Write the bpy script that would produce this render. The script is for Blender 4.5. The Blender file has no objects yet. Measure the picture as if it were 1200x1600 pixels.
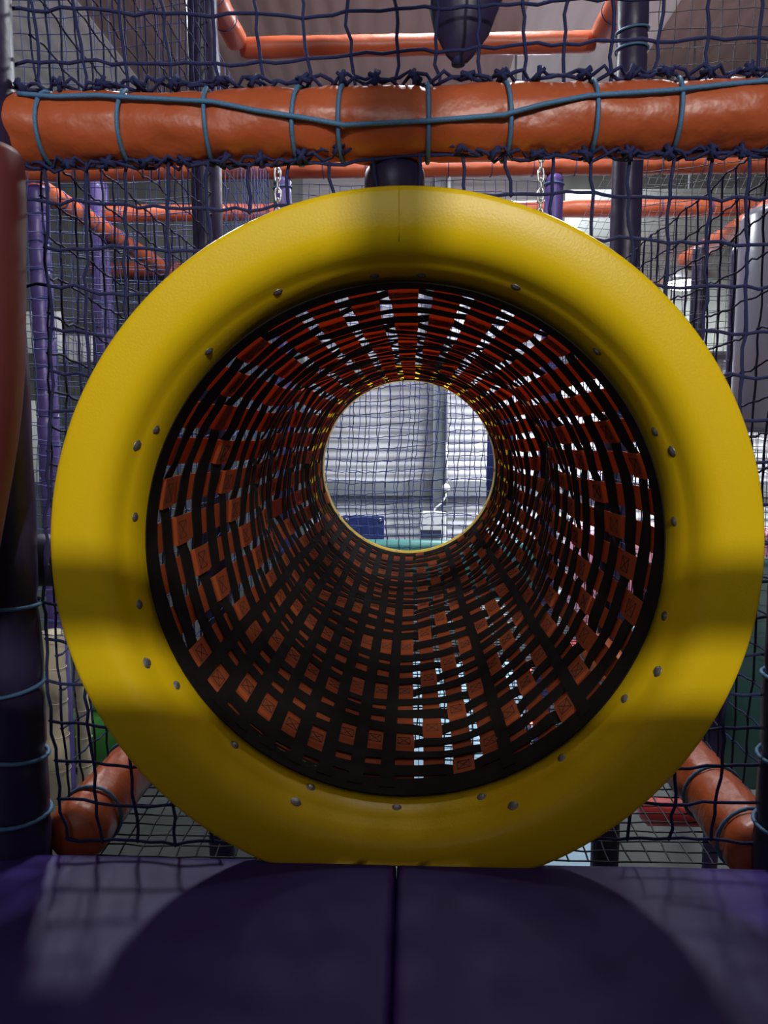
import bpy, math, random
from mathutils import Vector, Matrix, noise
random.seed(11)
PI = math.pi
SC = bpy.context.scene
COL = SC.collection

# ------------------------------------------------------------------ camera, world, lights, exposure
PITCH, YAW, FPX = math.radians(6.3716), math.radians(2.0869), 1200.0
cam_data = bpy.data.cameras.new('camera')
cam = bpy.data.objects.new('camera', cam_data); COL.objects.link(cam)
cam_data.sensor_fit = 'VERTICAL'; cam_data.sensor_height = 32.0; cam_data.lens = 32.0*FPX/1600
cam_data.clip_start = 0.02; cam_data.clip_end = 100
cam.location = (0, 0, 0)
cam.rotation_euler = (PI/2-PITCH, 0, YAW)
SC.camera = cam

world = bpy.data.worlds.new('world'); SC.world = world; world.use_nodes = True
world.node_tree.nodes['Background'].inputs[0].default_value = (0.62, 0.72, 1.0, 1)
world.node_tree.nodes['Background'].inputs[1].default_value = 0.10
SC.view_settings.view_transform = 'Standard'
SC.view_settings.look = 'None'
SC.view_settings.gamma = 1
SC.view_settings.use_curve_mapping = False
SC.view_settings.exposure = -0.12

def lamp(name, loc, target, power, size, color=(1, 1, 1), shape='DISK'):
    d = bpy.data.lights.new(name, 'AREA'); d.energy = power; d.size = size; d.shape = shape; d.color = color
    o = bpy.data.objects.new(name, d); COL.objects.link(o); o.location = loc
    o.rotation_euler = (Vector(target)-Vector(loc)).to_track_quat('-Z', 'Y').to_euler()
    return o
FRONT_LAMP = (0.9, -3.9, 2.3)
REAR_LAMP = (-1.68, 4.10, 2.42)
SIDE_LAMP = (1.94, 5.7, 1.02)
lamp('front_lamp_light', (FRONT_LAMP[0], FRONT_LAMP[1], FRONT_LAMP[2]-.06), (0, 1.2, 0), 190, 0.16, (1, .97, .9))
lamp('rear_lamp_light', (REAR_LAMP[0], REAR_LAMP[1], REAR_LAMP[2]-.12), (-1.0, 2.6, -.4), 70, 0.3, (.9, .96, 1))
lamp('side_lamp_light', (SIDE_LAMP[0], SIDE_LAMP[1], SIDE_LAMP[2]-.06), (2.3, 7.0, -2.6), 150, 0.3, (.95, .98, 1))
lamp('far_fill_light', (0.7, 5.6, 2.14), (0.55, 5.5, 0), 88, 0.5, (.86, .92, 1))  # added lamp, brightens the far cladding and the rear bay
lamp('front_fill_light', (-.6, -3.6, 2.5), (0, 1.0, 0), 112, 3.5, (.88, .94, 1))  # broad soft fill added behind the camera to lift the ring's shadows
lamp('right_hall_light', (1.50, 4.10, 2.34), (.9, 2.6, -.4), 38, 0.3, (.93, .97, 1))
lamp('tunnel_hall_light', (0.2, 3.0, 2.5), (0, 3.0, 0), 72, 0.5, (.93, .97, 1))

# ------------------------------------------------------------------ helpers
_cp, _sp, _cy, _sy = math.cos(PITCH), math.sin(PITCH), math.cos(YAW), math.sin(YAW)
def ray(u, v):
    x, y, z = (u-600)/FPX, 1.0, -(v-800)/FPX
    y, z = y*_cp+z*_sp, -y*_sp+z*_cp
    return Vector((x*_cy-y*_sy, x*_sy+y*_cy, z))
def at(u, v, Y):
    r = ray(u, v); return r*(Y/r.y)
def atz(u, v, z):
    r = ray(u, v); return r*(z/r.z)

def tag(o, label=None, cat=None, group=None, kind=None):
    if label: o['label'] = label
    if cat: o['category'] = cat
    if group: o['group'] = group
    if kind: o['kind'] = kind
    return o
def empty(name, loc, label, cat, group=None):
    o = bpy.data.objects.new(name, None); COL.objects.link(o); o.location = loc
    o.empty_display_size = .05
    return tag(o, label, cat, group)

class MB:
    def __init__(s): s.v = []; s.f = []; s.m = []
    def add(s, vs, fs, mi=0):
        b = len(s.v); s.v += [tuple(p) for p in vs]; s.f += [tuple(i+b for i in f) for f in fs]; s.m += [mi]*len(fs)
    def box(s, c, d, rz=0, mi=0, bev=0):
        cx, cy, cz = c; dx, dy, dz = d[0]/2, d[1]/2, d[2]/2
        R = Matrix.Rotation(rz, 3, 'Z')
        if bev <= 0:
            vs = [R @ Vector((x*dx, y*dy, z*dz))+Vector(c) for x in (-1, 1) for y in (-1, 1) for z in (-1, 1)]
            s.add(vs, [(0, 1, 3, 2), (4, 6, 7, 5), (0, 4, 5, 1), (2, 3, 7, 6), (0, 2, 6, 4), (1, 5, 7, 3)], mi); return
        b = min(bev, dx*.9, dy*.9, dz*.9)          # rounded box: 24-vertex chamfer
        vs, idx = [], {}
        for x in (-1, 1):
            for y in (-1, 1):
                for z in (-1, 1):
                    for k in range(3):
                        p = [x*(dx-b), y*(dy-b), z*(dz-b)]
                        p[k] = (x*dx, y*dy, z*dz)[k]
                        idx[(x, y, z, k)] = len(vs); vs.append(R @ Vector(p)+Vector(c))
        F = []
        for k in range(3):
            a, c2 = [q for q in range(3) if q != k]
            for sg in (-1, 1):
                q = []
                for (A, B) in ((-1, -1), (1, -1), (1, 1), (-1, 1)):
                    t = [0, 0, 0]; t[k] = sg; t[a] = A; t[c2] = B; q.append(idx[(t[0], t[1], t[2], k)])
                F.append(q)
        for k in range(3):      # edges along axis k
            a, c2 = [q for q in range(3) if q != k]
            for A in (-1, 1):
                for B in (-1, 1):
                    q = []
                    for sg, kk in ((-1, a), (-1, c2), (1, c2), (1, a)):
                        t = [0, 0, 0]; t[k] = sg; t[a] = A; t[c2] = B; q.append(idx[(t[0], t[1], t[2], kk)])
                    F.append(q)
        for x in (-1, 1):
            for y in (-1, 1):
                for z in (-1, 1):
                    F.append([idx[(x, y, z, k)] for k in range(3)])
        s.add(vs, F, mi)
    def tube(s, pts, r, n=6, closed=False, caps=True, mi=0, phase=0):
        pts = [Vector(p) for p in pts]; N = len(pts)
        if N < 2: return
        rr = r if isinstance(r, (list, tuple)) else [r]*N
        vs = []; prev = None
        for i, p in enumerate(pts):
            if closed: t = pts[(i+1) % N]-pts[i-1]
            else: t = pts[min(i+1, N-1)]-pts[max(i-1, 0)]
            if t.length < 1e-9: t = Vector((0, 0, 1))
            t.normalize()
            if prev is None:
                u = t.cross(Vector((0, 0, 1)))
                if u.length < .1: u = t.cross(Vector((0, 1, 0)))
            else: u = prev - t*prev.dot(t)
            u.normalize(); prev = u; w = t.cross(u)
            for k in range(n):
                a = 2*PI*k/n+phase; vs.append(p+(u*math.cos(a)+w*math.sin(a))*rr[i])
        fs = []
        for i in range(N if closed else N-1):
            j = (i+1) % N
            for k in range(n):
                k2 = (k+1) % n; fs.append((i*n+k, i*n+k2, j*n+k2, j*n+k))
        if caps and not closed:
            fs.append(tuple(range(n-1, -1, -1))); fs.append(tuple((N-1)*n+k for k in range(n)))
        s.add(vs, fs, mi)
    def ribbon(s, sta, closed=False, mi=0):
        """sta: list of (a_in, b_in, a_out, b_out) corner points of a thin rectangular section"""
        vs = []
        for q in sta: vs += [q[0], q[1], q[3], q[2]]
        fs = []; N = len(sta)
        for i in range(N if closed else N-1):
            j = (i+1) % N
            for k in range(4):
                k2 = (k+1) % 4; fs.append((i*4+k, j*4+k, j*4+k2, i*4+k2))
        if not closed: fs += [(0, 1, 2, 3), tuple((N-1)*4+k for k in (3, 2, 1, 0))]
        s.add(vs, fs, mi)
    def blob(s, c, r, mi=0, sq=1.0):
        c = Vector(c)
        s.add([c+Vector(d)*r for d in ((1, 0, 0), (-1, 0, 0), (0, sq, 0), (0, -sq, 0), (0, 0, 1), (0, 0, -1))],
              [(0, 2, 4), (2, 1, 4), (1, 3, 4), (3, 0, 4), (2, 0, 5), (1, 2, 5), (3, 1, 5), (0, 3, 5)], mi)
    def lathe(s, prof, c, axis='Y', n=24, mi=0, cap=True):
        """prof: list of (radius, height along axis)"""
        vs = []; c = Vector(c)
        for (r, h) in prof:
            for k in range(n):
                a = 2*PI*k/n; x, y = r*math.cos(a), r*math.sin(a)
                vs.append(c+Vector({'Y': (x, h, y), 'Z': (x, y, h), 'X': (h, x, y)}[axis]))
        fs = []
        for i in range(len(prof)-1):
            for k in range(n):
                k2 = (k+1) % n; fs.append((i*n+k, i*n+k2, (i+1)*n+k2, (i+1)*n+k))
        if cap: fs.append(tuple(range(n))); fs.append(tuple((len(prof)-1)*n+k for k in range(n-1, -1, -1)))
        s.add(vs, fs, mi)
    def build(s, name, mats, parent=None, smooth=True, origin=None):
        me = bpy.data.meshes.new(name)
        off = Vector(origin) if origin is not None else Vector((0, 0, 0))
        me.from_pydata([tuple(Vector(p)-off) for p in s.v], [], s.f)
        for m in (mats if isinstance(mats, (list, tuple)) else [mats]): me.materials.append(m)
        if any(s.m): me.polygons.foreach_set('material_index', s.m)
        me.polygons.foreach_set('use_smooth', [smooth]*len(me.polygons))
        me.validate(); me.update()
        import bmesh
        bm = bmesh.new(); bm.from_mesh(me); bmesh.ops.recalc_face_normals(bm, faces=bm.faces); bm.to_mesh(me); bm.free()
        o = bpy.data.objects.new(name, me); COL.objects.link(o)
        if parent is not None:
            o.parent = parent
            if origin is None: o.matrix_parent_inverse = Matrix.Translation(-parent.location)
            else: o.location = off-parent.location
        else: o.location = off
        return o

# ------------------------------------------------------------------ materials
MATS = {}
def mat(name, col, rough=.5, metal=0, bump=0, bscale=60, spec=.5, emit=0, var=0, vscale=6, trans=0, sheen=0, bdetail=3, dist=.002, coat=0):
    m = bpy.data.materials.new(name); m.use_nodes = True; nt = m.node_tree; N = nt.nodes; L = nt.links
    b = N['Principled BSDF']
    b.inputs['Base Color'].default_value = (*col, 1); b.inputs['Roughness'].default_value = rough
    b.inputs['Metallic'].default_value = metal; b.inputs['Specular IOR Level'].default_value = spec
    if coat: b.inputs['Coat Weight'].default_value = coat; b.inputs['Coat Roughness'].default_value = .25
    tc = N.new('ShaderNodeTexCoord')
    if var:
        n = N.new('ShaderNodeTexNoise'); n.inputs['Scale'].default_value = vscale; n.inputs['Detail'].default_value = 5
        L.new(tc.outputs['Object'], n.inputs['Vector'])
        mx = N.new('ShaderNodeMix'); mx.data_type = 'RGBA'
        mx.inputs[6].default_value = (*[c*(1-var) for c in col], 1); mx.inputs[7].default_value = (*[min(1, c*(1+var)) for c in col], 1)
        L.new(n.outputs['Fac'], mx.inputs[0]); L.new(mx.outputs[2], b.inputs['Base Color'])
    if bump:
        n = N.new('ShaderNodeTexNoise'); n.inputs['Scale'].default_value = bscale; n.inputs['Detail'].default_value = bdetail
        L.new(tc.outputs['Object'], n.inputs['Vector'])
        bp = N.new('ShaderNodeBump'); bp.inputs['Strength'].default_value = bump; bp.inputs['Distance'].default_value = dist
        L.new(n.outputs['Fac'], bp.inputs['Height']); L.new(bp.outputs[0], b.inputs['Normal'])
    if emit:
        b.inputs['Emission Color'].default_value = (*col, 1); b.inputs['Emission Strength'].default_value = emit
    if trans:
        t = N.new('ShaderNodeBsdfTranslucent'); t.inputs[0].default_value = (*col, 1)
        ms = N.new('ShaderNodeMixShader'); ms.inputs[0].default_value = trans
        L.new(b.outputs[0], ms.inputs[1]); L.new(t.outputs[0], ms.inputs[2]); L.new(ms.outputs[0], N['Material Output'].inputs[0])
    MATS[name] = m
    return m
M_YEL = mat('yellow_plastic', (.78, .52, .006), .34, spec=.25, bump=.12, bscale=260, var=.05, vscale=3)
M_ORG = mat('orange_vinyl', (.40, .080, .024), .40, bump=.9, bscale=13, var=.1, vscale=9, dist=.009, bdetail=4)
M_ORF = mat('orange_vinyl_far', (.44, .085, .03), .42, bump=.5, bscale=14, var=.12, dist=.006)
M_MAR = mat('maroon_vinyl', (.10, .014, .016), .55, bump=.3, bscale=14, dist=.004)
M_PUR = mat('purple_vinyl', (.026, .018, .056), .40, spec=.35, bump=.5, bscale=18, var=.12, dist=.005)
M_DEK = mat('deck_purple_vinyl', (.050, .024, .175), .5, spec=.22, bump=.35, bscale=9, var=.12, vscale=4, dist=.006, bdetail=6)
M_VIO = mat('violet_vinyl', (.085, .055, .21), .36, bump=.4, bscale=16, var=.1, dist=.005)
M_BLK = mat('black_webbing', (.011, .0085, .007), .9, bump=.6, bscale=380, spec=.12)
M_STR = mat('orange_webbing', (.62, .15, .045), .8, bump=.5, bscale=380, spec=.25, trans=.5)
M_THR = mat('black_thread', (.02, .012, .01), .8)
M_ROP = mat('navy_rope', (.017, .022, .085), .8, spec=.3, bump=.5, bscale=500)
M_COR = mat('blue_cord', (.06, .16, .30), .6, bump=.5, bscale=500)
M_NET = mat('blue_net_twine', (.04, .055, .21), .7)
M_NEB = mat('dark_net_twine', (.02, .022, .045), .6)
M_STL = mat('bolt_steel', (.26, .26, .26), .5, metal=.8, bump=.3, bscale=300)
M_CHN = mat('chain_steel', (.6, .6, .6), .35, metal=1)
M_BEI = mat('beige_vinyl', (.52, .45, .32), .55, bump=.5, bscale=14, var=.08, dist=.006)
M_GRN = mat('green_vinyl', (.07, .30, .05), .45, bump=.3, bscale=14, dist=.005)
M_LIM = mat('lime_vinyl', (.28, .70, .10), .45, bump=.3, bscale=14, dist=.005)
M_TEA = mat('teal_vinyl', (.06, .26, .24), .4, bump=.3, bscale=14, dist=.005)
M_DTE = mat('dark_teal_board', (.02, .075, .075), .5, var=.3, vscale=3)
M_RED = mat('red_vinyl', (.55, .035, .03), .45, bump=.3, bscale=14, dist=.005)
M_PNK = mat('pink_vinyl', (.80, .36, .48), .5, bump=.2, bscale=14, dist=.004)
M_NAV = mat('navy_board', (.022, .035, .15), .4)
M_GRY = mat('grey_steel', (.22, .24, .26), .5, metal=.2, var=.1)
M_LGY = mat('pale_grey_vinyl', (.20, .20, .27), .28, bump=.3, bscale=12, dist=.005)
M_WHT = mat('white_plastic', (.72, .73, .75), .5)
M_LMP = mat('lamp_diffuser', (1, .99, .96), .5, emit=9)
M_PAN = mat('grey_panel', (.24, .26, .25), .6)
M_PBL = mat('pale_blue_vinyl', (.36, .55, .70), .5, bump=.2, bscale=12)
M_RLD = mat('red_led', (1, .12, .09), .5, emit=9)
M_SIL = mat('lamp_housing', (.3, .3, .32), .4, metal=.5)

def wave_wall(name, col, col2, scale, axis='Z', rough=.5, bump=.6, glow=0):
    m = bpy.data.materials.new(name); m.use_nodes = True; nt = m.node_tree; N = nt.nodes; L = nt.links
    b = N['Principled BSDF']; b.inputs['Roughness'].default_value = rough
    if glow: b.inputs['Emission Color'].default_value = (*col, 1); b.inputs['Emission Strength'].default_value = glow
    tc = N.new('ShaderNodeTexCoord'); w = N.new('ShaderNodeTexWave'); w.wave_type = 'BANDS'; w.bands_direction = axis
    w.inputs['Scale'].default_value = scale; w.inputs['Distortion'].default_value = 0
    L.new(tc.outputs['Object'], w.inputs['Vector'])
    n = N.new('ShaderNodeTexNoise'); n.inputs['Scale'].default_value = 1.3; L.new(tc.outputs['Object'], n.inputs['Vector'])
    mx = N.new('ShaderNodeMix'); mx.data_type = 'RGBA'; mx.inputs[6].default_value = (*col, 1); mx.inputs[7].default_value = (*col2, 1)
    L.new(n.outputs['Fac'], mx.inputs[0]); L.new(mx.outputs[2], b.inputs['Base Color'])
    bp = N.new('ShaderNodeBump'); bp.inputs['Strength'].default_value = bump; bp.inputs['Distance'].default_value = .02
    L.new(w.outputs['Fac'], bp.inputs['Height']); L.new(bp.outputs[0], b.inputs['Normal'])
    return m
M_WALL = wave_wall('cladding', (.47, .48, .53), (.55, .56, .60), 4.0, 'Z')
M_CEIL = wave_wall('roof_sheet', (.48, .38, .36), (.55, .44, .42), 2.2, 'X')
M_SKY = wave_wall('roof_light_sheet', (.78, .80, .82), (.85, .87, .9), 2.2, 'X', glow=.07)
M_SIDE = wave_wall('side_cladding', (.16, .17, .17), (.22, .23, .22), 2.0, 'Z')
M_FLR = mat('hall_floor_mats', (.032, .038, .04), .7, var=.25, vscale=2.5)

M_PART = wave_wall('partition_sheet', (.085, .095, .09), (.12, .13, .12), 1.4, 'X', bump=.3)
# ------------------------------------------------------------------ hall (setting)
FLOOR_Z, CEIL_Z, BACK_Y = -1.86, 2.66, 7.0
def slab(name, c, d, m):
    b = MB(); b.box(c, d); o = b.build(name, m, smooth=False); tag(o, kind='structure'); return o
slab('floor', (0, 0.5, FLOOR_Z-.05), (9.2, 13.4, .1), M_FLR)
slab('wall_back', (0, BACK_Y+.06, (FLOOR_Z+CEIL_Z)/2), (9.2, .1, CEIL_Z-FLOOR_Z), M_WALL)
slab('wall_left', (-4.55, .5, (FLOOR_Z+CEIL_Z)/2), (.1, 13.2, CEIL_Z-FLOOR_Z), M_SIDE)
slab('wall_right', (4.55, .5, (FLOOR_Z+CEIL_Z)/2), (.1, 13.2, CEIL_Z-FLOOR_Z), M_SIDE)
slab('ceiling', (0, .5, CEIL_Z+.06), (9.2, 13.4, .1), M_CEIL)
# roof light strips let into the sheet, and horizontal rails on the back wall
for n, (x, w) in enumerate(((1.2, .95), (-2.6, .95))):
    slab('trim_%d' % (n+1), (x, 3.4, CEIL_Z+.004), (w, 7.1, .012), M_SKY)
slab('wall_partition_left', (-2.72, 6.42, .15), (3.65, .08, 4.0), M_PART)
slab('wall_partition_right', (2.85, 6.62, 1.62), (3.3, .08, 2.0), M_PART)
slab('trim_3', (0, BACK_Y-.03, -.56), (9.0, .08, .13), M_GRY)
slab('trim_4', (0, BACK_Y-.03, 1.35), (9.0, .08, .13), M_GRY)

# steel column (I section)
cb = MB(); cx0 = .25
for dx in (-.06, .06): cb.box((cx0+dx, BACK_Y-.16, (FLOOR_Z+CEIL_Z)/2), (.012, .16, CEIL_Z-FLOOR_Z-.01))
cb.box((cx0, BACK_Y-.16, (FLOOR_Z+CEIL_Z)/2), (.12, .012, CEIL_Z-FLOOR_Z-.01))
tag(cb.build('steel_column', M_GRY, smooth=False), 'grey steel building column rising against the pale cladding beyond the tunnel', 'column')

# ------------------------------------------------------------------ tunnel geometry constants
CX, CZ = -.015, -.194
ROUT, RIN = .534, .416
Y0 = 1.13
DECK_Z = -.681

def flange(name, y0, y1, sgn, label, cat):
    """moulded ring: flat flange at y0, rounded mouth, throat running to y1. sgn=+1 throat goes towards +Y"""
    root = empty(name, (CX, y0, CZ), label, cat)
    prof = [(.534, .022), (.534, .006), (.531, .001), (.525, 0), (.50, 0), (.48, .0005), (.468, .003), (.458, .009), (.449, .018), (.443, .030),
            (.438, .042), (.434, .050), (.430, .056), (.425, .075), (.420, .095), (.4165, .125), (.4165, .135),
            (.423, .135), (.428, .09), (.436, .064), (.446, .050), (.455, .035), (.465, .022), (.48, .0165), (.50, .016), (.525, .016), (.53, .020)]
    n = 192; b = MB(); vs = []
    k = (y1-y0)/.135*sgn
    for (r, d) in prof:
        rr = r if y0 < 2 else (r-.010 if r < .42 else (.4075 if r < .439 else .409+(r-.439)*.8))
        for i in range(n):
            a = 2*PI*i/n
            x, z = rr*math.cos(a), rr*math.sin(a)
            if z < -.487: z = -.487-(.002 if r > .53 else 0)
            vs.append((CX+x, y0+d*k*sgn, CZ+z))
    fs = []; P = len(prof)
    for j in range(P):
        j2 = (j+1) % P
        for i in range(n):
            i2 = (i+1) % n; fs.append((j*n+i, j*n+i2, j2*n+i2, j2*n+i))
    b.add(vs, fs)
    # moulding seam down the top of the flange
    body = b.build('flange', M_YEL, root)
    sb = MB(); pts = []
    for r, d in [(.53, -.0004), (.51, -.0006), (.49, -.0006), (.47, .002), (.458, .008)]:
        pts.append((CX-.005, y0+d*k*sgn, CZ+r))
    sb.tube(pts, .0008, 6)
    sb.build('seam', M_YEL, body)
    return root
ring = flange('tunnel_entrance_ring', Y0, Y0+.135, 1, 'large yellow moulded plastic ring framing the near mouth of the strap tunnel', 'tunnel ring')
far_ring = flange('tunnel_exit_ring', 3.74, 3.605, -1, 'small looking far yellow ring at the distant end of the strap tunnel', 'tunnel ring')

def bolt(root, th, R, Y, r=.0085, nrm=(0, -1)):
    """dome-head bolt on the throat; nrm=(inward, towards camera)"""
    a = math.radians(th)
    p = Vector((CX+R*math.cos(a), Y, CZ+R*math.sin(a)))
    inward = Vector((-math.cos(a), 0, -math.sin(a)))
    nv = (inward*nrm[0]+Vector((0, nrm[1], 0))).normalized()
    u = nv.cross(Vector((0, 1, 0)))
    if u.length < .1: u = nv.cross(Vector((1, 0, 0)))
    u.normalize(); w = nv.cross(u)
    b = MB(); vs = []; n = 14; prof = [(1.25, -.0005), (1.25, .0008), (1.0, .0010), (.88, .0021), (.6, .0030), (.25, .0034)]
    for (k, h) in prof:
        for i in range(n):
            t = 2*PI*i/n; vs.append(p+(u*math.cos(t)+w*math.sin(t))*r*k+nv*h)
    fs = []
    for j in range(len(prof)-1):
        for i in range(n):
            i2 = (i+1) % n; fs.append((j*n+i, j*n+i2, (j+1)*n+i2, (j+1)*n+i))
    fs.append(tuple((len(prof)-1)*n+i for i in range(n)))
    b.add(vs, fs)
    o = b.build('bolt', M_STL, root, origin=(p.x, p.y, p.z)); return o
def throat_r(d):
    T = [(0, .50), (.003, .468), (.009, .458), (.018, .449), (.030, .443), (.042, .438), (.050, .434), (.056, .430), (.075, .425), (.095, .420), (.125, .4165), (.2, .41)]
    for (d0, r0), (d1, r1) in zip(T, T[1:]):
        if d <= d1: return r0+(r1-r0)*(d-d0)/(d1-d0)
    return .41
def on_throat(u, v):
    """where the view ray meets the throat cone -> (angle, R, Y)"""
    q = ray(u, v)
    for k in range(480):
        Y = 1.136+k*.00025; p = q*(Y/q.y)
        R = throat_r(Y-Y0)
        r = math.hypot(p.x-CX, p.z-CZ)
        if r >= R-.0005: return math.degrees(math.atan2(p.z-CZ, p.x-CX)), R, Y
    return math.degrees(math.atan2(p.z-CZ, p.x-CX)), .419, 1.25
BOLTS = [(435, 458), (585, 432), (658, 431), (805, 450), (932, 550), (1022, 675), (1048, 706), (1052, 815), (1037, 962), (1026, 1048),
         (975, 1091), (877, 1183), (801, 1257), (752, 1244), (620, 1260), (463, 1251), (486, 1229), (367, 1163), (277, 1070),
         (231, 1035), (219, 944), (212, 808), (216, 697), (245, 672), (327, 550)]
for (u, v) in BOLTS:
    c = at(634, 843, 1.19); d = math.hypot(u-632, v-843)
    th = math.degrees(math.atan2(-(v-843), u-632))
    big = (u, v) in ((801, 1257), (463, 1251), (231, 1035), (1026, 1048), (216, 697), (1048, 706))
    a, R, Y = on_throat(u, v)
    bolt(ring, a, R+.0008, Y, .0078 if big else .0066, (1, -.24))
for th in range(-170, 190, 24):
    bolt(far_ring, th, .4068, 3.655, .006, (1, -.2))

# ------------------------------------------------------------------ strap tunnel
MIDY, STARTY, ENDY = 2.42, 1.225, 3.64
KN = sorted([(90, .405), (136, .452), (41, .468), (14, .452), (192, .445), (270, .418), (325, .44), (228, .437)])
def rmid(th):
    t = th % 360
    for i in range(len(KN)):
        a0, r0 = KN[i]; a1, r1 = KN[(i+1) % len(KN)]
        if i == len(KN)-1: a1 += 360
        tt = t if t >= a0 else t+360
        if a0 <= tt <= a1:
            s = (tt-a0)/(a1-a0); base = r0+(r1-r0)*s
            half = math.radians((a1-a0)/2)
            return base*(math.cos(half)/math.cos(half*(2*s-1)))*.6+base*.4
    return .43
def S(th, Y):
    """radius of the sagging strap tube"""
    a = math.radians(th); sn, cs = math.sin(a), math.cos(a)
    end = .4165-.008*(Y > 3)
    if Y < MIDY: t = max(0, (Y-STARTY)/(MIDY-STARTY)); k = 1.0
    else: t = min(1, (Y-MIDY)/(ENDY-MIDY)); k = .45
    s = math.sin(PI*t)
    w = math.exp(-((Y-MIDY)/.17)**2)
    r = end + k*(s*.036*max(0, -sn)**1.5-s*s*(.026*cs*cs+.012*max(0, sn)))
    r += w*(rmid(th)-.416)
    e = min(1, max(0, (Y-STARTY)/.12))*min(1, max(0, (ENDY-Y)/.12))
    r += e*.011*noise.noise(Vector((math.cos(a)*2.2, math.sin(a)*2.2, Y*4.5)))
    return r
def SP(th, Y, d=0):
    a = math.radians(th); r = S(th, Y)+d
    return Vector((CX+r*math.cos(a), Y, CZ+r*math.sin(a)))
# column angles: closer together along the bottom, wider over the top and left
def pitch_at(t):
    t = (t+180) % 360-180
    if -150 <= t <= -85: return 7.5
    if -85 < t <= -20: return 7.3
    if -20 < t <= 60: return 8.6
    if 60 < t <= 130: return 9.6
    return 10.2
TH = []; PH = []; a = -150.0
while a < 210-3.5:
    p = pitch_at(a+3); TH.append(a); PH.append(p); a += p
sc = 360.0/(a+150.0)
TH = [-150+(t+150)*sc for t in TH]; PH = [p*sc for p in PH]
NC = len(TH)
NH = 28
HY = [1.318+i*(3.575-1.318)/(NH-1) for i in range(NH)]
off = 0; OFFS = []
for j, t in enumerate(TH):
    tt = (t+180) % 360-180
    OFFS.append(off)
    off += 0 if (-150 <= tt < -93 and j % 4 != 1) else 1
def top(i, j): return (i-OFFS[j]) % 4 == 0
tunnel = empty('strap_tunnel', (CX, STARTY, CZ), 'crawl tunnel woven from black hoops and orange straps between the yellow rings', 'crawl tunnel')
def arcdeg(w, th, Y): return math.degrees(w/S(th, Y))
HW = .050
# black hoops
for i, Y in enumerate(HY):
    b = MB(); sta = []
    hw = HW*random.uniform(.9, 1.08)/2
    tl = random.uniform(-.008, .008); ph = random.uniform(0, 360)
    for j in range(NC):
        th = TH[j]; pw = PH[j]
        d = .0022 if top(i, j) else -.0032
        for q in (-.3, .3):
            t2 = th+pw*q
            yy = Y+tl*math.sin(math.radians(t2-ph))+.009*noise.noise(Vector((t2*.05, Y*7, 3)))
            tw = .003*noise.noise(Vector((t2*.06, Y*9, 8)))
            pa, pb = SP(t2, yy-hw, d+tw), SP(t2, yy+hw, d-tw)
            rad = Vector((math.cos(math.radians(t2)), 0, math.sin(math.radians(t2))))*.0022
            sta.append((pa, pb, pa+rad, pb+rad))
    b.ribbon(sta, closed=True)
    b.build('hoop_strap', M_BLK, tunnel, smooth=False)
# edge sleeves where the webbing is clamped in the throats
for (ya, yb, nm) in ((1.212, 1.268, 'edge_band'), (3.555, 3.612, 'edge_band')):
    b = MB(); sta = []
    for k in range(120):
        t2 = k*3; 
        rad = Vector((math.cos(math.radians(t2)), 0, math.sin(math.radians(t2))))
        c = Vector((CX, 0, CZ)); ra = .4135 if ya < 2 else .406
        wv = .006*noise.noise(Vector((t2*.03, 1, 1)))
        if ya < 2: pa = c+rad*(ra-.0005)+Vector((0, ya, 0)); pb = c+rad*(S(t2, yb)-.003)+Vector((0, yb+wv+.012*max(0, -math.sin(math.radians(t2))), 0))
        else: pa = c+rad*(S(t2, ya)-.003)+Vector((0, ya+wv, 0)); pb = c+rad*ra+Vector((0, yb, 0))
        sta.append((pa, pb, pa+rad*.002, pb+rad*.002))
    b.ribbon(sta, closed=True); b.build(nm, M_BLK, tunnel, smooth=False)
# orange lengthwise straps, woven over every fourth hoop where they are box-stitched
for j in range(NC):
    th, pw = TH[j], PH[j]
    b = MB(); stitches = []; sta = []
    tiltj = random.uniform(-.4, .4)
    def station(Y, d, wk=1.0):
        t0 = th+tiltj*math.sin(Y*5+j)
        h = pw*.345*wk
        pa, pb = SP(t0-h, Y, d), SP(t0+h, Y, d)
        rad = Vector((math.cos(math.radians(th)), 0, math.sin(math.radians(th))))*.0018
        return (pa, pb, pa+rad, pb+rad)
    sta.append(station(1.235, .001))
    for i, Y in enumerate(HY):
        if top(i, j):
            sta.append(station(Y-.040, .0004, 1.0)); sta.append(station(Y-.032, -.0040, 1.05)); sta.append(station(Y+.032, -.0040, 1.05)); sta.append(station(Y+.040, .0004, 1.0))
            # stitched box with a cross
            if Y < 3.3:
                def P(fx, fy):
                    return SP(th+tiltj*math.sin(Y*5+j)+pw*.345*fx, Y+fy*.022, -.0048)
                loops = [[(-.62, -.9), (.62, -.9), (.62, .9), (-.62, .9), (-.62, -.9)], [(-.62, -.9), (.62, .9)], [(-.62, .9), (.62, -.9)]]
                st = MB(); stitches.append(st)
                for lp in loops:
                    st.tube([P(*q) for q in lp], .0007, 3)
        else:
            sta.append(station(Y-.024, .0006)); sta.append(station(Y+.024, .0006))
    sta.append(station(3.62, .001))
    b.ribbon(sta)
    so = b.build('lengthwise_strap', M_STR, tunnel, smooth=False)
    for st in stitches: st.build('cross_stitch', M_THR, so, smooth=False)
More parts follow.
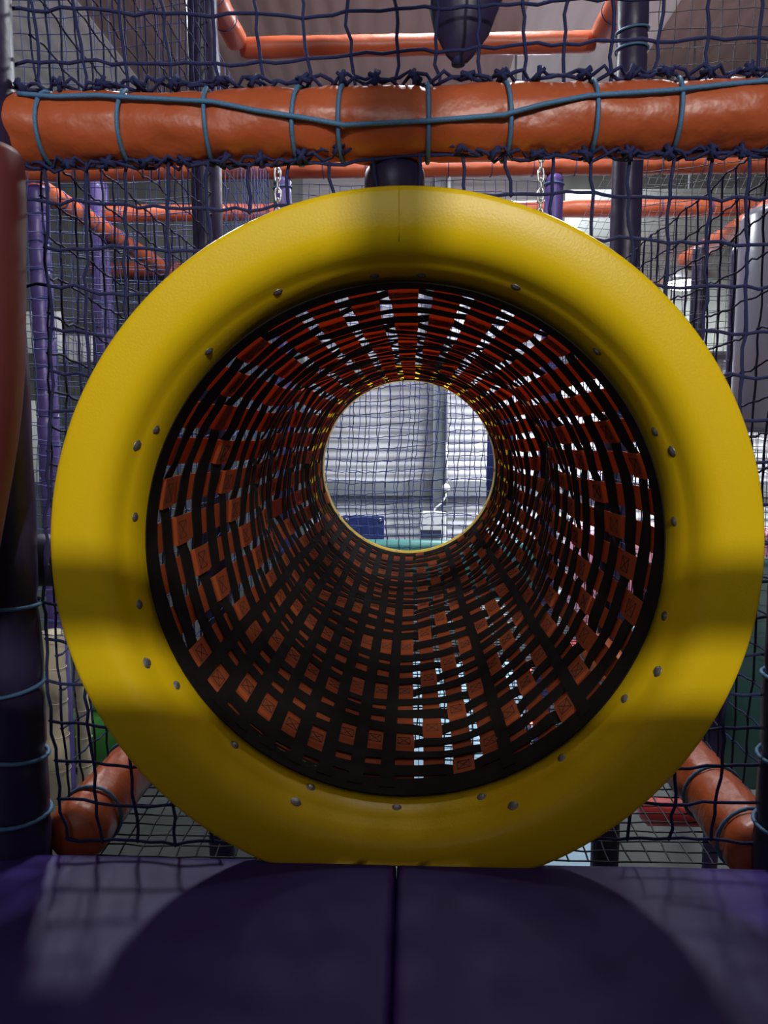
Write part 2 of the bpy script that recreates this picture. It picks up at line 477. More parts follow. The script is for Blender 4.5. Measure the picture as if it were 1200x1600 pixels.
# black lengthwise reinforcement straps
for j in range(NC):
    t = (TH[j]+180) % 360-180
    if (-150 <= t < -95) or (-50 < t < -44) or (-72 < t < -66) or (150 < abs(t) < 158):
        b = MB(); sta = []
        tm = TH[j]+PH[j]*.5
        for k in range(61):
            Y = 1.24+k*.0394
            d = -.0058 if k % 2 else -.0045
            h = PH[j]*.235; rad = Vector((math.cos(math.radians(tm)), 0, math.sin(math.radians(tm))))*.0018
            pa, pb = SP(tm-h, Y, d), SP(tm+h, Y, d); sta.append((pa, pb, pa+rad, pb+rad))
        b.ribbon(sta); o = b.build('reinforcing_strap', M_BLK, tunnel, smooth=False)

# ------------------------------------------------------------------ padded frame
def pad_points(p0, p1, n):
    p0, p1 = Vector(p0), Vector(p1); return [p0.lerp(p1, i/(n-1)) for i in range(n)]
def pad_tube(name, p0, p1, r, m, label, cat, group=None, ties=None, cord=None, wr=.05, n=None, path=None, nring=24, tie_depth=.1, seams=False):
    """foam padded tube in vinyl, gently wrinkled, drawn in where cords tie it"""
    pts = path if path else pad_points(p0, p1, n or max(8, int((Vector(p1)-Vector(p0)).length/.018)))
    pts = [Vector(p) for p in pts]
    L = [0]
    for i in range(1, len(pts)): L.append(L[-1]+(pts[i]-pts[i-1]).length)
    tot = L[-1]; t = (pts[-1]-pts[0]).normalized()
    u = t.cross(Vector((0, 0, 1)))
    if u.length < .1: u = t.cross(Vector((0, 1, 0)))
    u.normalize(); w = t.cross(u)
    b = MB(); vs = []; N = len(pts); seed = random.random()*50
    ties = ties or []
    for i, p in enumerate(pts):
        s = L[i]; k = 1.0
        for q in ties:
            d = abs(s-q); k -= tie_depth*math.exp(-(d/.010)**2)
        e = min(s, tot-s); 
        if e < r*.35: k *= .80+.20*math.sqrt(max(0, e/(r*.35)))
        for a in range(nring):
            an = 2*PI*a/nring
            nn = noise.noise(Vector((math.cos(an)*1.6+seed, math.sin(an)*1.6, s/r*.55)))*wr
            nn += abs(noise.noise(Vector((math.cos(an)*3.2, math.sin(an)*3.2+seed, s/r*1.6))))*wr*.7
            rr = r*(k+nn-wr*.2)
            vs.append(p+(u*math.cos(an)+w*math.sin(an))*rr)
    fs = []
    for i in range(N-1):
        for a in range(nring):
            a2 = (a+1) % nring; fs.append((i*nring+a, i*nring+a2, (i+1)*nring+a2, (i+1)*nring+a))
    fs.append(tuple(range(nring-1, -1, -1))); fs.append(tuple((N-1)*nring+a for a in range(nring)))
    b.add(vs, fs)
    org = pts[0]
    if cord is None:
        o = b.build(name, m, origin=org); tag(o, label, cat, group); return o, pts, L, u, w
    root = empty(name, org, label, cat, group)
    b.build('padding', m, root)
    for q in ties:
        f = q/tot; c = pts[0].lerp(pts[-1], f) if not path else min(zip(L, pts), key=lambda z: abs(z[0]-q))[1]
        cb = MB(); ring_pts = []
        tl = random.uniform(-.15, .15)
        for a in range(22):
            an = 2*PI*a/22
            ring_pts.append(c+(u*math.cos(an)+w*math.sin(an))*(r*(1.0)+.0015)+t*(tl*r*math.sin(an+1)))
        cb.tube(ring_pts, .0034 if r > .04 else .002, 6, closed=True); cb.build('tie_cord', cord, root)
    return root, pts, L, u, w

BY = 1.20
bl, brr = at(12, 207, BY), at(1262, 182, BY)
blen = (brr-bl).length
def beam_s(px):
    return (at(px, 195, BY).x-bl.x)
tiesx = [83, 207, 330, 470, 537, 668, 787, 920, 1050, 1190]
beam, bp, bL, bu, bw = pad_tube('padded_beam', bl, brr, .0515, M_ORG, 'thick orange padded beam laced with blue cord right above the yellow ring', 'padded beam',
                                ties=[beam_s(x) for x in tiesx], cord=M_COR, wr=.09, n=110, nring=40, tie_depth=.07)
# cord running along the beam
cb = MB(); path = [(28, 145), (83, 152), (150, 150), (207, 155), (330, 163), (400, 178), (470, 188), (537, 199), (668, 193), (787, 184), (850, 168), (920, 154), (1050, 145), (1120, 136), (1190, 128), (1235, 124)]
pp = []
for k in range(len(path)-1):
    for q in range(5):
        s = q/5; u_ = path[k][0]*(1-s)+path[k+1][0]*s; v_ = path[k][1]*(1-s)+path[k+1][1]*s
        # lie on the front skin of the beam
        f = (at(u_, 195, BY).x-bl.x)/(brr.x-bl.x); zc = bl.z+(brr.z-bl.z)*f
        z = at(u_, v_, BY-.045).z-zc; z = max(-.055, min(.0555, z))
        yy = BY-math.sqrt(max(0, .0565**2-z*z))
        pp.append(Vector((at(u_, v_, yy).x, yy, zc+z)))
cb.tube(pp, .0036, 6); cb.build('lacing_cord', M_COR, beam)
# knots of dark rope under and above the beam
for nm, z0, rad, segs in (('lower_lacing', -.055, .0026, 90), ('upper_lacing', .056, .0028, 90)):
    cb = MB()
    for strand in range(2):
        q = []
        for k in range(segs+1):
            f = .02+.96*k/segs; p = bl.lerp(brr, f)
            ar = 0
            if z0 < 0: ar = .030*math.exp(-((p.x+.02)/.10)**2)
            q.append(p+Vector((0, -.018+.012*math.sin(k*1.7+strand*2), z0+ar+.006*math.sin(k*1.1+strand*2.4)+.003*math.sin(k*2.9))))
        cb.tube(q, rad, 5)
    k = 0
    while k < 20:
        f = .03+.94*k/19+random.uniform(-.008, .008); p = bl.lerp(brr, min(1, f)); ar = .030*math.exp(-((p.x+.02)/.10)**2) if z0 < 0 else 0
        c = p+Vector((0, -.024, z0+ar))
        for e in range(3):
            d = Vector((random.uniform(-1, 1), random.uniform(-.5, .2), random.uniform(-.8, .8))).normalized()
            cb.tube([c-d*.011, c+Vector((0, -.006, 0)), c+d*.011], .0036, 5)
        k += 1
    cb.build(nm, M_ROP, beam)

# short purple post between beam and ring
pt = at(617, 300, 1.215); pad_tube('padded_post', (pt.x, 1.225, .30), (pt.x, 1.225, bl.z-.045), .046, M_PUR,
    'short dark purple padded post between the orange beam and the top of the ring', 'padded post', ties=[.04], cord=M_ROP, wr=.05)

# corner posts at the ring plane
zb, zt = DECK_Z-.1, 1.25
def ztie(v, x): return at(x, v, 1.16).z-zb
pad_tube('padded_post', (-.643, 1.17, zb), (-.640, 1.17, zt), .051, M_PUR, 'dark purple padded corner post left of the yellow ring, wound with blue cord', 'padded post',
         ties=[ztie(v, 40) for v in (945, 1075, 1180, 1275)], cord=M_COR, wr=.05)
pad_tube('padded_post', (.598, 1.17, zb), (.598, 1.17, zt), .052, M_PUR, 'dark purple padded corner post at the lower right edge beside the orange rail', 'padded post',
         ties=[ztie(v, 1190) for v in (1060, 1185, 1290)], cord=M_COR, wr=.05)
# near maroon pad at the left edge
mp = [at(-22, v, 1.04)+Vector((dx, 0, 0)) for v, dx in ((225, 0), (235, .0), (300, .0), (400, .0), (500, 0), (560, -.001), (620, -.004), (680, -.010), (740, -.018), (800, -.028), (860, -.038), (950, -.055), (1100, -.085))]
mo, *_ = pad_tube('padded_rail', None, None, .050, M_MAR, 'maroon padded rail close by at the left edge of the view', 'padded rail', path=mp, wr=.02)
# purple sideways beam behind ring at left
p0, p1 = at(52, 872, 1.27), at(160, 872, 1.27)
pad_tube('padded_beam', (-.66, 1.28, p0.z-.005), (-.49, 1.28, p0.z-.005), .045, M_PUR, 'short purple padded bar tucked behind the left side of the yellow ring', 'padded beam', wr=.05)

# mid frame posts and the raised orange opening above
G = 'posts of the frame around the middle of the tunnel'
pad_tube('padded_post', (-.625, 2.4, FLOOR_Z), (-.625, 2.4, 1.32), .045, M_PUR, 'dark padded post behind the beam on the left, under the raised orange opening', 'padded post', G, wr=.05)
pad_tube('padded_post', (.635, 2.4, FLOOR_Z), (.635, 2.4, 1.32), .045, M_PUR, 'dark violet padded post behind the beam on the right, under the raised orange opening', 'padded post', G, wr=.05, ties=[2.95, 3.0], cord=M_COR)
OT = 1.37
pad_tube('padded_beam', (-.63, 2.95, OT), (.65, 2.95, OT), .036, M_ORF, 'orange padded beam closing the far side of the raised opening at the top', 'padded beam', wr=.06)
pad_tube('padded_beam', (-.655, 2.25, OT+.01), (-.635, 2.9, OT), .040, M_ORF, 'orange padded side beam of the raised opening, upper left', 'padded beam', ties=[.2, .35, .5], cord=M_NET, wr=.06)
pad_tube('padded_beam', (.68, 2.25, OT+.01), (.66, 2.9, OT), .040, M_ORF, 'orange padded side beam of the raised opening, upper right', 'padded beam', ties=[.2, .35, .5], cord=M_NET, wr=.06)

# far frame (Y=3.6)
zf = at(700, 262, 3.66).z
pad_tube('padded_beam', (-1.85, 3.66, zf), (1.95, 3.66, zf), .040, M_ORF, 'long bright orange padded beam seen just below the laced beam, with pale ties', 'padded beam',
         ties=[.3+.19*k for k in range(18)], cord=M_NET, wr=.08, nring=20)
for x, side in ((-.60, 'left'), (.64, 'right')):
    pad_tube('padded_post', (x, 3.66, FLOOR_Z), (x, 3.66, zf-.04), .042, M_VIO, 'violet padded post peeping over the ring beside the %s-hand chain' % side, 'padded post', ties=[2.95], cord=M_COR, wr=.06)
# left outer posts
xl = at(68, 500, 3.7).x
pad_tube('padded_post', (xl, 3.7, FLOOR_Z), (xl, 3.7, zf-.05), .050, M_VIO, 'bright violet padded post with puffy tied segments at far left', 'padded post',
         ties=[.9+.14*k+random.uniform(-.03, .03) for k in range(16)], cord=M_NET, wr=.06, tie_depth=.14)
xl2 = at(160, 450, 4.9).x
pad_tube('padded_post', (xl2, 4.9, FLOOR_Z), (xl2, 4.9, 1.5), .060, M_VIO, 'violet padded post further back on the left, right of the puffy one', 'padded post',
         ties=[1.2+.16*k for k in range(10)], cord=M_NET, wr=.06)
# side rails running away (they point to the vanishing point)
pad_tube('padded_beam', (-1.85, 3.70, zf), (-1.85, 6.4, zf), .05, M_ORF, 'orange padded side beam running away at upper left between the nets', 'padded beam', ties=[.2*k for k in range(1, 13)], cord=M_NET, wr=.08, nring=18)
pad_tube('padded_beam', (1.93, 3.70, zf), (1.93, 6.4, zf), .055, M_ORF, 'orange padded side beam running away at upper right above the lamp', 'padded beam', ties=[.4*k for k in range(1, 7)], cord=M_NET, wr=.08, nring=18)
z2 = at(1050, 325, 4.9).z
pad_tube('padded_beam', (-2.1, 4.9, z2), (2.2, 4.9, z2), .050, M_ORF, 'dull orange padded beam crossing behind the fine nets below the bright one', 'padded beam', ties=[.3*k for k in range(1, 14)], cord=M_NET, wr=.08, nring=16)
z3 = at(1050, 415, 6.3).z
pad_tube('padded_beam', (-2.6, 6.3, z3), (2.6, 6.3, z3), .055, M_ORF, 'furthest orange padded beam, level with the bright lamp on the right', 'padded beam', ties=[.5*k for k in range(1, 10)], cord=M_NET, wr=.08, nring=16)
# lower side rails at deck level
zl = DECK_Z+.015
pad_tube('padded_beam', (-.565, 1.195, zl-.02), (-.565, 2.38, zl-.02), .052, M_ORG, 'orange padded rail at deck level behind the lower left of the ring', 'padded beam', ties=[.08, .28, .5, .75], cord=M_COR, wr=.08, nring=28)
pad_tube('padded_beam', (.575, 1.195, zl-.03), (.575, 2.38, zl-.03), .056, M_ORG, 'orange padded rail at deck level behind the lower right of the ring', 'padded beam', ties=[.06, .22, .45, .75], cord=M_COR, wr=.10, nring=28)
# right posts behind
for (u_, v_, Yp, r_, lab) in ((1090, 480, 4.0, .036, 'slim dark padded post with a bright edge, just right of the shining lamp'),
                              (1152, 480, 3.0, .030, 'slim dark padded post with a bright edge, beside the hanging grey roller')):
    x = at(u_, v_, Yp).x
    pad_tube('padded_post', (x, Yp, FLOOR_Z), (x, Yp, at(u_, 385, Yp).z), r_, M_PUR, lab, 'padded post', wr=.05, nring=18)
# hanging roller
rx = at(1228, 500, 2.3).x
root = empty('hanging_roller', (rx, 2.3, at(1200, 675, 2.3).z), 'shiny pale violet padded roller hanging at the right edge', 'roller')
b = MB(); zlo, zhi = at(1200, 675, 2.3).z, at(1200, 330, 2.3).z
b.lathe([(.02, zlo-.002), (.125, zlo), (.135, zlo+.02), (.135, zhi-.02), (.125, zhi), (.02, zhi+.002)], (rx, 2.3, 0), 'Z', 32); b.build('padding', M_LGY, root)
b = MB(); b.tube([(rx, 2.3, zhi), (rx, 2.3, zhi+.9)], .012, 8); b.build('hanger', M_CHN, root)

# ------------------------------------------------------------------ deck pads
def deck(name, x0, x1, y0, y1, label):
    b = MB(); nx, ny = 40, 60; vs = []; fs = []
    def zt_(x, y):
        e = min((x-x0)*(1 if x0 < -.5 else 2.2), (x1-x)*(1 if x1 > .5 else 2.2), (y1-y)); e = max(0, e)
        z = DECK_Z
        rr = .022
        if e < rr: z -= rr-math.sqrt(max(0, rr*rr-(rr-e)**2))
        z += .004*noise.noise(Vector((x*4, y*4, 1)))*min(1, e/.05)
        return z
    for j in range(ny+1):
        for i in range(nx+1):
            fx = .5-.5*math.cos(PI*i/nx); fy = 1-(1-j/ny)**1.6
            x, y = x0+(x1-x0)*fx, y0+(y1-y0)*fy
            vs.append((x, y, zt_(x, y)))
    for j in range(ny):
        for i in range(nx):
            a_ = j*(nx+1)+i; fs.append((a_, a_+1, a_+nx+2, a_+nx+1))
    b.add(vs, fs)
    b.box(((x0+x1)/2, (y0+y1)/2, DECK_Z-.055), (x1-x0, y1-y0, .07))
    o = b.build(name, M_DEK, origin=((x0+x1)/2, (y0+y1)/2, DECK_Z-.09))
    tag(o, label, 'floor pad')
SX = -.022
deck('deck_pad', -.66, SX-.0003, -.45, 1.155, 'purple vinyl floor pad left of the lengthwise joint, in front of the ring')
deck('deck_pad', SX+.0003, .72, -.45, 1.155, 'purple vinyl floor pad right of the lengthwise joint, in front of the ring')
b = MB()
b.box((.03, .35, DECK_Z-.12), (1.5, 1.66, .05)); 
tag(b.build('deck_board', M_GRY, smooth=False), 'grey board carrying the two purple floor pads', 'board')

# frame behind the camera: it shades the ring as the photo shows
FY = -.35
pad_tube('padded_post', (.262, FY-.08, -.68), (.262, FY-.08, 2.0), .042, M_PUR, 'purple padded post of the frame behind the viewer', 'padded post', wr=.04)
pad_tube('padded_beam', (-1.0, FY, .478), (1.1, FY, .478), .040, M_ORG, 'orange padded beam of the frame behind the viewer', 'padded beam', wr=.04)
b = MB(); b.box((.05, FY-.02, -.155), (2.0, .06, 1.05), bev=.02)  # upright slab added out of view to shade the lower ring
tag(b.build('shade_panel', M_PUR), 'purple panel added behind the viewer to shade the lower ring', 'mat')

# ------------------------------------------------------------------ nets
def net(name, label, O, U, V, nu, nv, pitch, r, m, skip=None, jit=.12, sides=4, mid=True, knots=True, sag=0, cat='net', group=None, kr=2.0, shear=0):
    O, U, V = Vector(O), Vector(U).normalized(), Vector(V).normalized(); W = U.cross(V)
    P = {}
    for i in range(nu+1):
        for k in range(nv+1):
            u_ = i*pitch; v_ = k*pitch
            su = noise.noise(Vector((u_*1.5, v_*1.5, 7+O.x)))*pitch*.9
            sv = noise.noise(Vector((u_*1.5, v_*1.5, 17+O.y)))*pitch*.9
            fs_ = math.sin(PI*i/nu)*math.sin(PI*k/nv) if nu and nv else 0
            P[i, k] = O+U*(u_+su+random.uniform(-jit, jit)*pitch*.5+shear*v_)+V*(v_+sv+random.uniform(-jit, jit)*pitch*.5)+W*(random.uniform(-jit, jit)*pitch*.3+sag*fs_)
    b = MB()
    def seg(a_, c_):
        if skip and (skip(a_) or skip(c_)): return
        if mid:
            d = (c_-a_); q = W.cross(d).normalized()
            m1 = a_.lerp(c_, .33)+q*pitch*random.uniform(-.05, .07)+Vector((0, 0, -1))*pitch*.02; m2 = a_.lerp(c_, .67)+q*pitch*random.uniform(-.05, .07)
            b.tube([a_, m1, m2, c_], r, sides, caps=False)
        else: b.tube([a_, c_], r, sides, caps=False)
    for (i, k), p in P.items():
        if i < nu: seg(p, P[i+1, k])
        if k < nv: seg(p, P[i, k+1])
        if knots and not (skip and skip(p)): b.blob(p, r*kr)
    o = b.build(name, m, origin=O); tag(o, label, cat, group); return o
def ring_skip(p): return math.hypot(p.x-CX, p.z-CZ) < .515 or abs(p.x-CX) > .60
PN = .062
# around the ring
net('rope_net', 'navy knotted rope net filling the frame around the yellow ring', (-.62, 1.185, -.665), (1, 0, 0), (0, 0, 1), 20, 17, PN, .0027, M_ROP, ring_skip, sides=5)
# above the beam
z_ab = bl.z+.05
net('rope_net', 'navy knotted rope net rising above the laced orange beam', (-.61, 1.21, z_ab), (1, 0, 0), (0, 0, 1), 20, 8, .066, .0028, M_ROP, None, sides=5)
# side walls near bay
net('rope_net', 'rope net on the left flank, its twines catching white light, near bay', (-.60, 1.27, -.64), (0, 1, 0), (0, 0, 1), 18, 18, PN, .0022, M_ROP, None)
net('rope_net', 'rope net on the right flank beyond the ring, near bay', (.615, 1.27, -.64), (0, 1, 0), (0, 0, 1), 18, 18, PN, .0022, M_ROP, None)
net('rope_net', 'rope net on the left above beam height, under the roof lamp', (-.60, 1.27, .56), (0, 1, 0), (0, 0, 1), 18, 12, PN, .0020, M_ROP, None)
net('rope_net', 'rope net on the left, outside the raised orange opening', (-.66, 2.45, .50), (0, 1, 0), (0, 0, 1), 19, 12, PN, .0019, M_NET, None)
net('rope_net', 'rope net on the left flank of the rear bay', (-.60, 2.45, -.64), (0, 1, 0), (0, 0, 1), 18, 17, PN, .0019, M_NET, None)
net('rope_net', 'rope net on the right flank of the rear bay', (.62, 2.45, -.64), (0, 1, 0), (0, 0, 1), 18, 17, PN, .0019, M_NET, None)
# mid frame plane, outer bays
net('mesh_net', 'blue mesh across the left outer bay, behind the flank net', (-1.85, 2.45, -.7), (1, 0, 0), (0, 0, 1), 24, 40, .05, .0015, M_NET, None, mid=False, kr=1.8)
net('mesh_net', 'blue mesh across the right outer bay, beside the hanging roller', (.68, 2.5, -.7), (1, 0, 0), (0, 0, 1), 24, 40, .05, .0013, M_NEB, None, mid=False, kr=1.8)
net('mesh_net', 'blue mesh across the left outer bay at the far frame', (-1.80, 3.66, -.7), (1, 0, 0), (0, 0, 1), 23, 38, .05, .0017, M_NET, None, mid=False, kr=1.8)
net('mesh_net', 'dark fine mesh hung slantwise before the grey panel at right', (.70, 3.72, .75), (1, .15, 0), (0, .45, 1), 30, 14, .04, .0013, M_NEB, None, mid=False, kr=1.6, shear=.5)
net('mesh_net', 'dark fine mesh across the right outer bay at the far frame', (.70, 3.66, -.7), (1, 0, 0), (0, 0, 1), 25, 29, .05, .0015, M_NEB, None, mid=False, kr=1.6)
net('mesh_net', 'dark side mesh running back along the far left', (-1.85, 2.5, -.7), (0, 1, 0), (0, 0, 1), 40, 30, .062, .0018, M_NEB, None, mid=False)
net('mesh_net', 'dark side mesh running back along the far right', (1.95, 2.5, -.7), (0, 1, 0), (0, 0, 1), 40, 30, .062, .0018, M_NEB, None, mid=False)
# beyond the exit ring
net('rope_net', 'blue rope net across the far end, first of two seen through the tunnel', (-.62, 4.12, -.72), (1, 0, 0), (0, 0, 1), 20, 20, PN, .0024, M_NET, None, sides=4)
net('rope_net', 'blue rope net across the far end, second of two seen through the tunnel', (-.80, 5.1, -.80), (1, 0, 0), (0, 0, 1), 26, 26, .064, .0026, M_NET, None, sides=4)
net('mesh_net', 'blue mesh above the tunnel at the far frame, under the bright orange beam', (-.58, 3.70, .42), (1, 0, 0), (0, 0, 1), 23, 14, .05, .0015, M_NET, None, mid=False)
# below the deck, either side of the tunnel
net('mesh_net', 'dark mesh stretched under the tunnel at deck level', (-.60, 1.25, -.74), (1, 0, 0), (0, 1, 0), 36, 70, .034, .0017, M_NEB, None, mid=False, kr=1.5)
net('mesh_net', 'dark upright mesh below the far end of the tunnel', (-.95, 3.66, -1.80), (1, 0, 0), (0, 0, 1), 40, 22, .048, .0016, M_NEB, None, mid=False, kr=1.5)

# ------------------------------------------------------------------ hanging pad end at the top
hb = MB(); Yh = 1.33
tip = at(716, 98, Yh); topc = at(735, -60, Yh)
vs = []; n = 24; prof = [(0, .012), (.05, .019), (.12, .028), (.3, .044), (.5, .055), (.75, .061), (1, .063)]
hb.tube([tip.lerp(topc, t) for t, _ in prof], [r for _, r in prof], 24)
vsn = []
for v in hb.v:
    v = Vector(v); v += Vector((1, 0, .3))*.006*noise.noise(v*28); v.y = Yh+(v.y-Yh)*.6; vsn.append(tuple(v))
hb.v = vsn
root = empty('hanging_pad', topc, 'dark purple padded cone hanging over the beam at the top', 'hanging pad')
hb.build('padding', M_PUR, root)
b = MB(); b.tube([tip+Vector((0, 0, -.004)), tip+Vector((0, 0, .012))], .011, 12); b.build('hem', M_ROP, root)

# chains
def chain(px, v0, v1, Y, label):
    root = empty('chain', at(px, v0, Y), label, 'chain')
    z0, z1 = at(px, v0, Y).z, at(px, v1, Y).z; x = at(px, (v0+v1)/2, Y).x
    k = 0; z = z0
    while z > z1:
        b = MB(); pts = []
        for a_ in range(14):
            t = 2*PI*a_/14; lx = .0085*math.cos(t); lz = .0165*math.sin(t)+(.004 if math.sin(t) > 0 else -.004)
            pts.append((x+(lx if k % 2 else 0), Y+(0 if k % 2 else lx), z+lz))
        b.tube(pts, .0032, 6, closed=True); b.build('link', M_CHN, root)
        z -= .0285; k += 1
chain(434, 226, 350, 2.33, 'bright steel chain hanging left of the tunnel top')
chain(845, 226, 345, 2.33, 'bright steel chain hanging right of the tunnel top')

zsb = at(640, 222, 2.33).z
b = MB(); b.tube([(-.62, 2.33, zsb), (.64, 2.33, zsb)], .014, 12)
tag(b.build('support_bar', M_GRY), 'grey steel bar hidden behind the orange beam, holding both chains', 'bar')
# ------------------------------------------------------------------ lamps (fixtures)
def high_bay(loc, label, r=.19):
    root = empty('ceiling_lamp', loc, label, 'lamp')
    b = MB(); b.lathe([(r*.25, .07), (r*.3, .06), (r, .0), (r*1.02, -.02), (r*.96, -.02), (r*.9, -.005)], loc, 'Z', 32, cap=False)
    b.lathe([(r*.26, .08), (r*.26, .05)], loc, 'Z', 24)
    b.build('housing', M_SIL, root)
    b = MB(); b.lathe([(r*.9, -.012), (r*.9, -.002)], loc, 'Z', 32); b.build('diffuser', M_LMP, root)
    b = MB(); b.tube([(loc[0], loc[1], loc[2]+.07), (loc[0], loc[1], CEIL_Z)], .008, 6); b.build('hanger', M_GRY, root)
high_bay((REAR_LAMP[0], REAR_LAMP[1], REAR_LAMP[2]), 'round ceiling lamp glaring just above the upper left corner')
high_bay(FRONT_LAMP, 'round ceiling lamp behind the viewer')
high_bay((.7, 5.6, 2.19), 'added round lamp hidden above, brightening the far cladding', .19)  # housing for the added far fill, kept behind the beam
high_bay((1.50, 4.10, 2.42), 'round ceiling lamp above the upper right, just out of view', .19)
high_bay((.2, 3.0, 2.56), 'round ceiling lamp hidden above the strap tunnel', .19)
soft_mat = MB(); soft_mat.box((.30, 4.1, FLOOR_Z+.03), (1.1, 3.4, .06), bev=.02); tag(soft_mat.build('floor_mat', M_PBL), 'pale blue mat on the hall floor glimpsed under the tunnel', 'mat')
root = empty('wall_lamp', SIDE_LAMP, 'small glaring oval lamp shining beside the upper right edge of the ring', 'lamp')
b = MB(); b.lathe([(.03, .10), (.08, .07), (.125, .03), (.13, .0)], SIDE_LAMP, 'Z', 28); b.build('housing', M_SIL, root)
b = MB(); b.lathe([(.125, -.001), (.11, -.035), (.06, -.05), (.01, -.053)], SIDE_LAMP, 'Z', 28); b.build('diffuser', M_LMP, root)
b = MB(); b.tube([(SIDE_LAMP[0], SIDE_LAMP[1], SIDE_LAMP[2]+.09), (SIDE_LAMP[0], SIDE_LAMP[1], CEIL_Z)], .008, 6); b.build('hanger', M_GRY, root)

# ------------------------------------------------------------------ things beyond the far mouth
zt1 = at(640, 846, 4.3).z
b = MB(); b.box((0, 4.35, zt1-.17), (1.5, .10, .34), bev=.03)
tag(b.build('padded_barrier', M_TEA), 'teal green padded barrier beyond the far mouth of the tunnel', 'barrier')
root = empty('notice_board', at(571, 838, 6.0), 'dark blue board fixed beyond the tunnel, lower left of the far mouth', 'board')
a0, a1 = at(536, 806, 6.0), at(600, 870, 6.0)
b = MB(); b.box(((a0.x+a1.x)/2, 6.02, (a0.z+a1.z)/2), (a1.x-a0.x, .03, a0.z-a1.z), bev=.006); b.build('panel', M_NAV, root, smooth=False)
for sx in (a0.x+.03, a1.x-.03):
    b = MB(); b.lathe([(.016, 6.004), (.014, 5.998), (.005, 5.996)], (sx, 0, a0.z-.03), 'Y', 12); b.build('bolt', M_CHN, root)
a0, a1 = at(762, 650, 4.6), at(800, 790, 4.6)
b = MB(); b.box(((a0.x+a1.x)/2, 4.6, (a0.z+a1.z)/2), (a1.x-a0.x, .06, a0.z-a1.z), bev=.02)
tag(b.build('padded_screen', M_NAV), 'dark blue padded screen showing at the right rim of the far mouth', 'screen')
# white cabinet with grey lid, round socket and cable
a0, a1 = at(655, 800, 6.5), at(697, 845, 6.5)
root = empty('control_box', ((a0.x+a1.x)/2, 6.55, a1.z), 'pale box with dark lower flap below the steel column', 'box')
b = MB(); b.box(((a0.x+a1.x)/2, 6.55, (a0.z+a1.z)/2), (a1.x-a0.x, .12, a0.z-a1.z), bev=.008); b.build('housing', M_WHT, root, smooth=False)
a0, a1 = at(658, 830, 6.4), at(690, 842, 6.4)
b = MB(); b.box(((a0.x+a1.x)/2, 6.47, (a0.z+a1.z)/2), (a1.x-a0.x, .03, a0.z-a1.z)); b.build('flap', M_NEB, root, smooth=False)
for (ua, ub, v_) in ((645, 662, 795), (692, 706, 795)):
    a0, a1 = at(ua, v_-3, 6.5), at(ub, v_+3, 6.5)
    b = MB(); b.box(((a0.x+a1.x)/2, 6.55, (a0.z+a1.z)/2), (a1.x-a0.x, .10, a0.z-a1.z)); b.build('bracket', M_GRY, root, smooth=False)
c = at(697, 762, 6.7)
root = empty('wall_socket', c, 'round white socket with a hanging cable on the column', 'socket')
b = MB(); b.lathe([(.035, -.03), (.033, -.05), (.01, -.055)], c, 'Y', 20); b.lathe([(.035, .04), (.035, -.03)], c, 'Y', 20); b.build('cover', M_WHT, root)
b = MB(); b.tube([c+Vector((-.005, 0, -.02)), at(697, 775, 6.65), at(690, 786, 6.62), at(680, 794, 6.62), at(676, 803, 6.6)], .008, 6); b.build('cable', M_WHT, root)
b = MB(); b.tube([at(698, 690, 6.75), (at(698, 690, 6.75).x, 6.75, CEIL_Z)], .016, 8); b.tube([at(698, 755, 6.75), at(698, 690, 6.75)], .011, 8)
tag(b.build('conduit', M_WHT), 'white cable conduit running up beside the steel column', 'conduit')

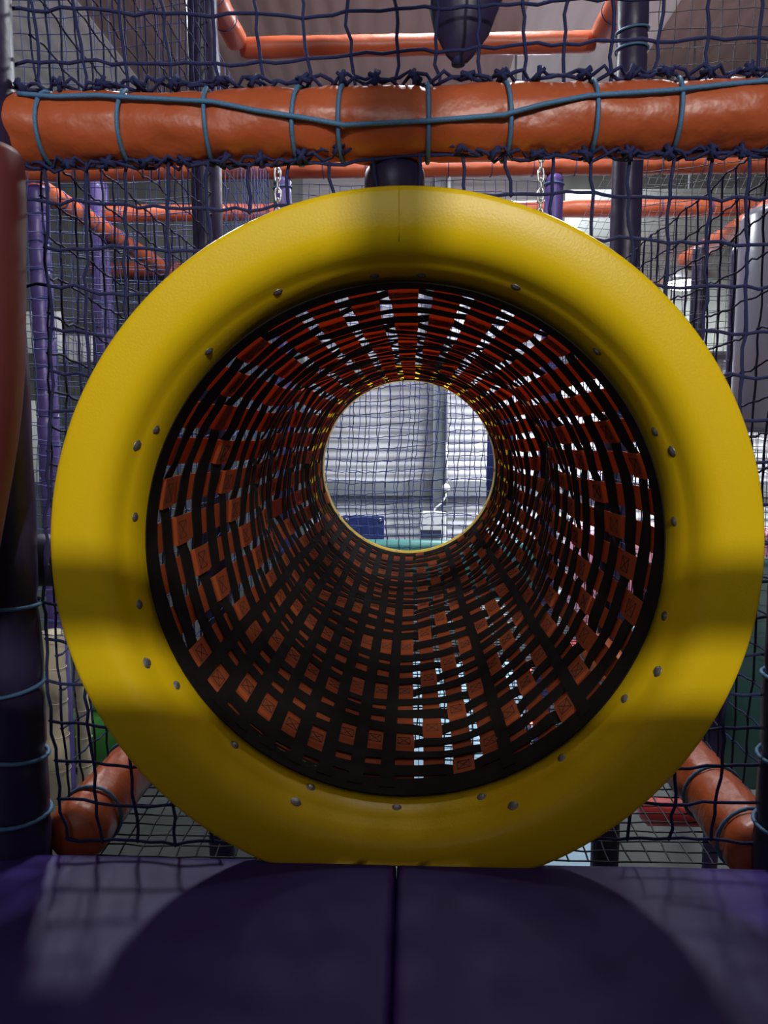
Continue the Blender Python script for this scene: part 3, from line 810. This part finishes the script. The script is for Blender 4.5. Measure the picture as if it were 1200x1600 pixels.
# ------------------------------------------------------------------ coloured soft-play pieces round about
def soft(name, c, d, m, label, cat, rz=0, bev=.03):
    b = MB(); b.box((0, 0, 0), d, rz, bev=bev); o = b.build(name, m); o.location = c; tag(o, label, cat); return o
soft('soft_block', (1.75, 5.2, -.98), (1.3, .5, .62), M_PNK, 'pink soft-play block glimpsed through the right wall of the tunnel', 'soft block')
soft('soft_block', (1.6, 4.6, -1.45), (1.3, .4, .22), M_RED, 'red soft-play block below the pink one, right of the tunnel', 'soft block')
soft('soft_block', (-1.37, 4.15, -1.695), (1.0, .5, .33), M_GRN, 'dark green soft-play block on the floor behind the lower left of the ring', 'soft block')
soft('soft_block', (-1.37, 4.15, -1.42), (.9, .46, .22), M_LIM, 'lime green soft-play block resting on the dark green one', 'soft block')
c = at(1150, 1060, 3.0); soft('padded_wall', (c.x+.28, 3.05, c.z), (1.0, .10, .95), M_DTE, 'dark teal padded wall behind the lower right of the ring', 'padded wall')
c = at(1140, 1270, 2.9); soft('soft_kerb', (c.x+.1, 2.9, c.z), (.9, .10, .10), M_RED, 'red padded kerb at the foot of the dark teal wall', 'kerb')
c = at(1040, 350, 5.6); soft('ceiling_panel', (c.x+.0, 5.7, c.z-.05), (1.35, .05, .62), M_PAN, 'grey panel behind the fine dark mesh at upper right', 'panel', bev=.01)
# beige posts lower left
for (u_, r_, Y_, lab) in ((90, .040, 2.7, 'beige padded post nearer the corner, seen low on the left'), (131, .034, 3.3, 'beige padded post low on the left, between its twin and the green block')):
    x = at(u_, 1150, Y_).x; 
    pad_tube('padded_post', (x, Y_, FLOOR_Z), (x, Y_, at(u_, 985, Y_).z), r_, M_BEI, lab, 'padded post', ties=[.2+.13*k for k in range(8)], cord=M_BEI, wr=.06, nring=18)
# pale boards seen through the left net
for k, (u_, v_, w, h, Y_) in enumerate(((55, 520, .42, .30, 5.6), (120, 545, .42, .20, 5.9), (60, 690, .34, .62, 5.8))):
    c = at(u_, v_, Y_); soft('wall_board', (c.x, Y_, c.z), (w, .03, h), M_WHT,
        ('white board beyond the nets at far left, the upper one', 'white board beyond the nets right of the violet post', 'white board beyond the nets at far left, the lower tall one')[k], 'board', bev=.004)
# red lamps low on the right
for k, (u_, v_) in enumerate(((829, 975), (826, 1043), (831, 1066), (828, 1126))):
    c = at(u_, v_, 3.9); b = MB(); b.lathe([(.004, .02), (.016, .012), (.02, 0), (.016, -.012), (.004, -.02)], c, 'Z', 14)
    tag(b.build('indicator_lamp', M_RLD), 'small glowing red lamp glimpsed through the tunnel wall, %s of four' % ('topmost', 'second from the top', 'third from the top', 'lowest')[k], 'lamp', 'red lamps below the tunnel')
c0, c1 = at(829, 960, 3.93), at(828, 1140, 3.93)
b = MB(); b.tube([Vector((c0.x, 3.94, FLOOR_Z)), Vector((c0.x, 3.94, c0.z))], .018, 10)
tag(b.build('lamp_pole', M_GRY), 'thin pole carrying the red lamps below the tunnel', 'pole')
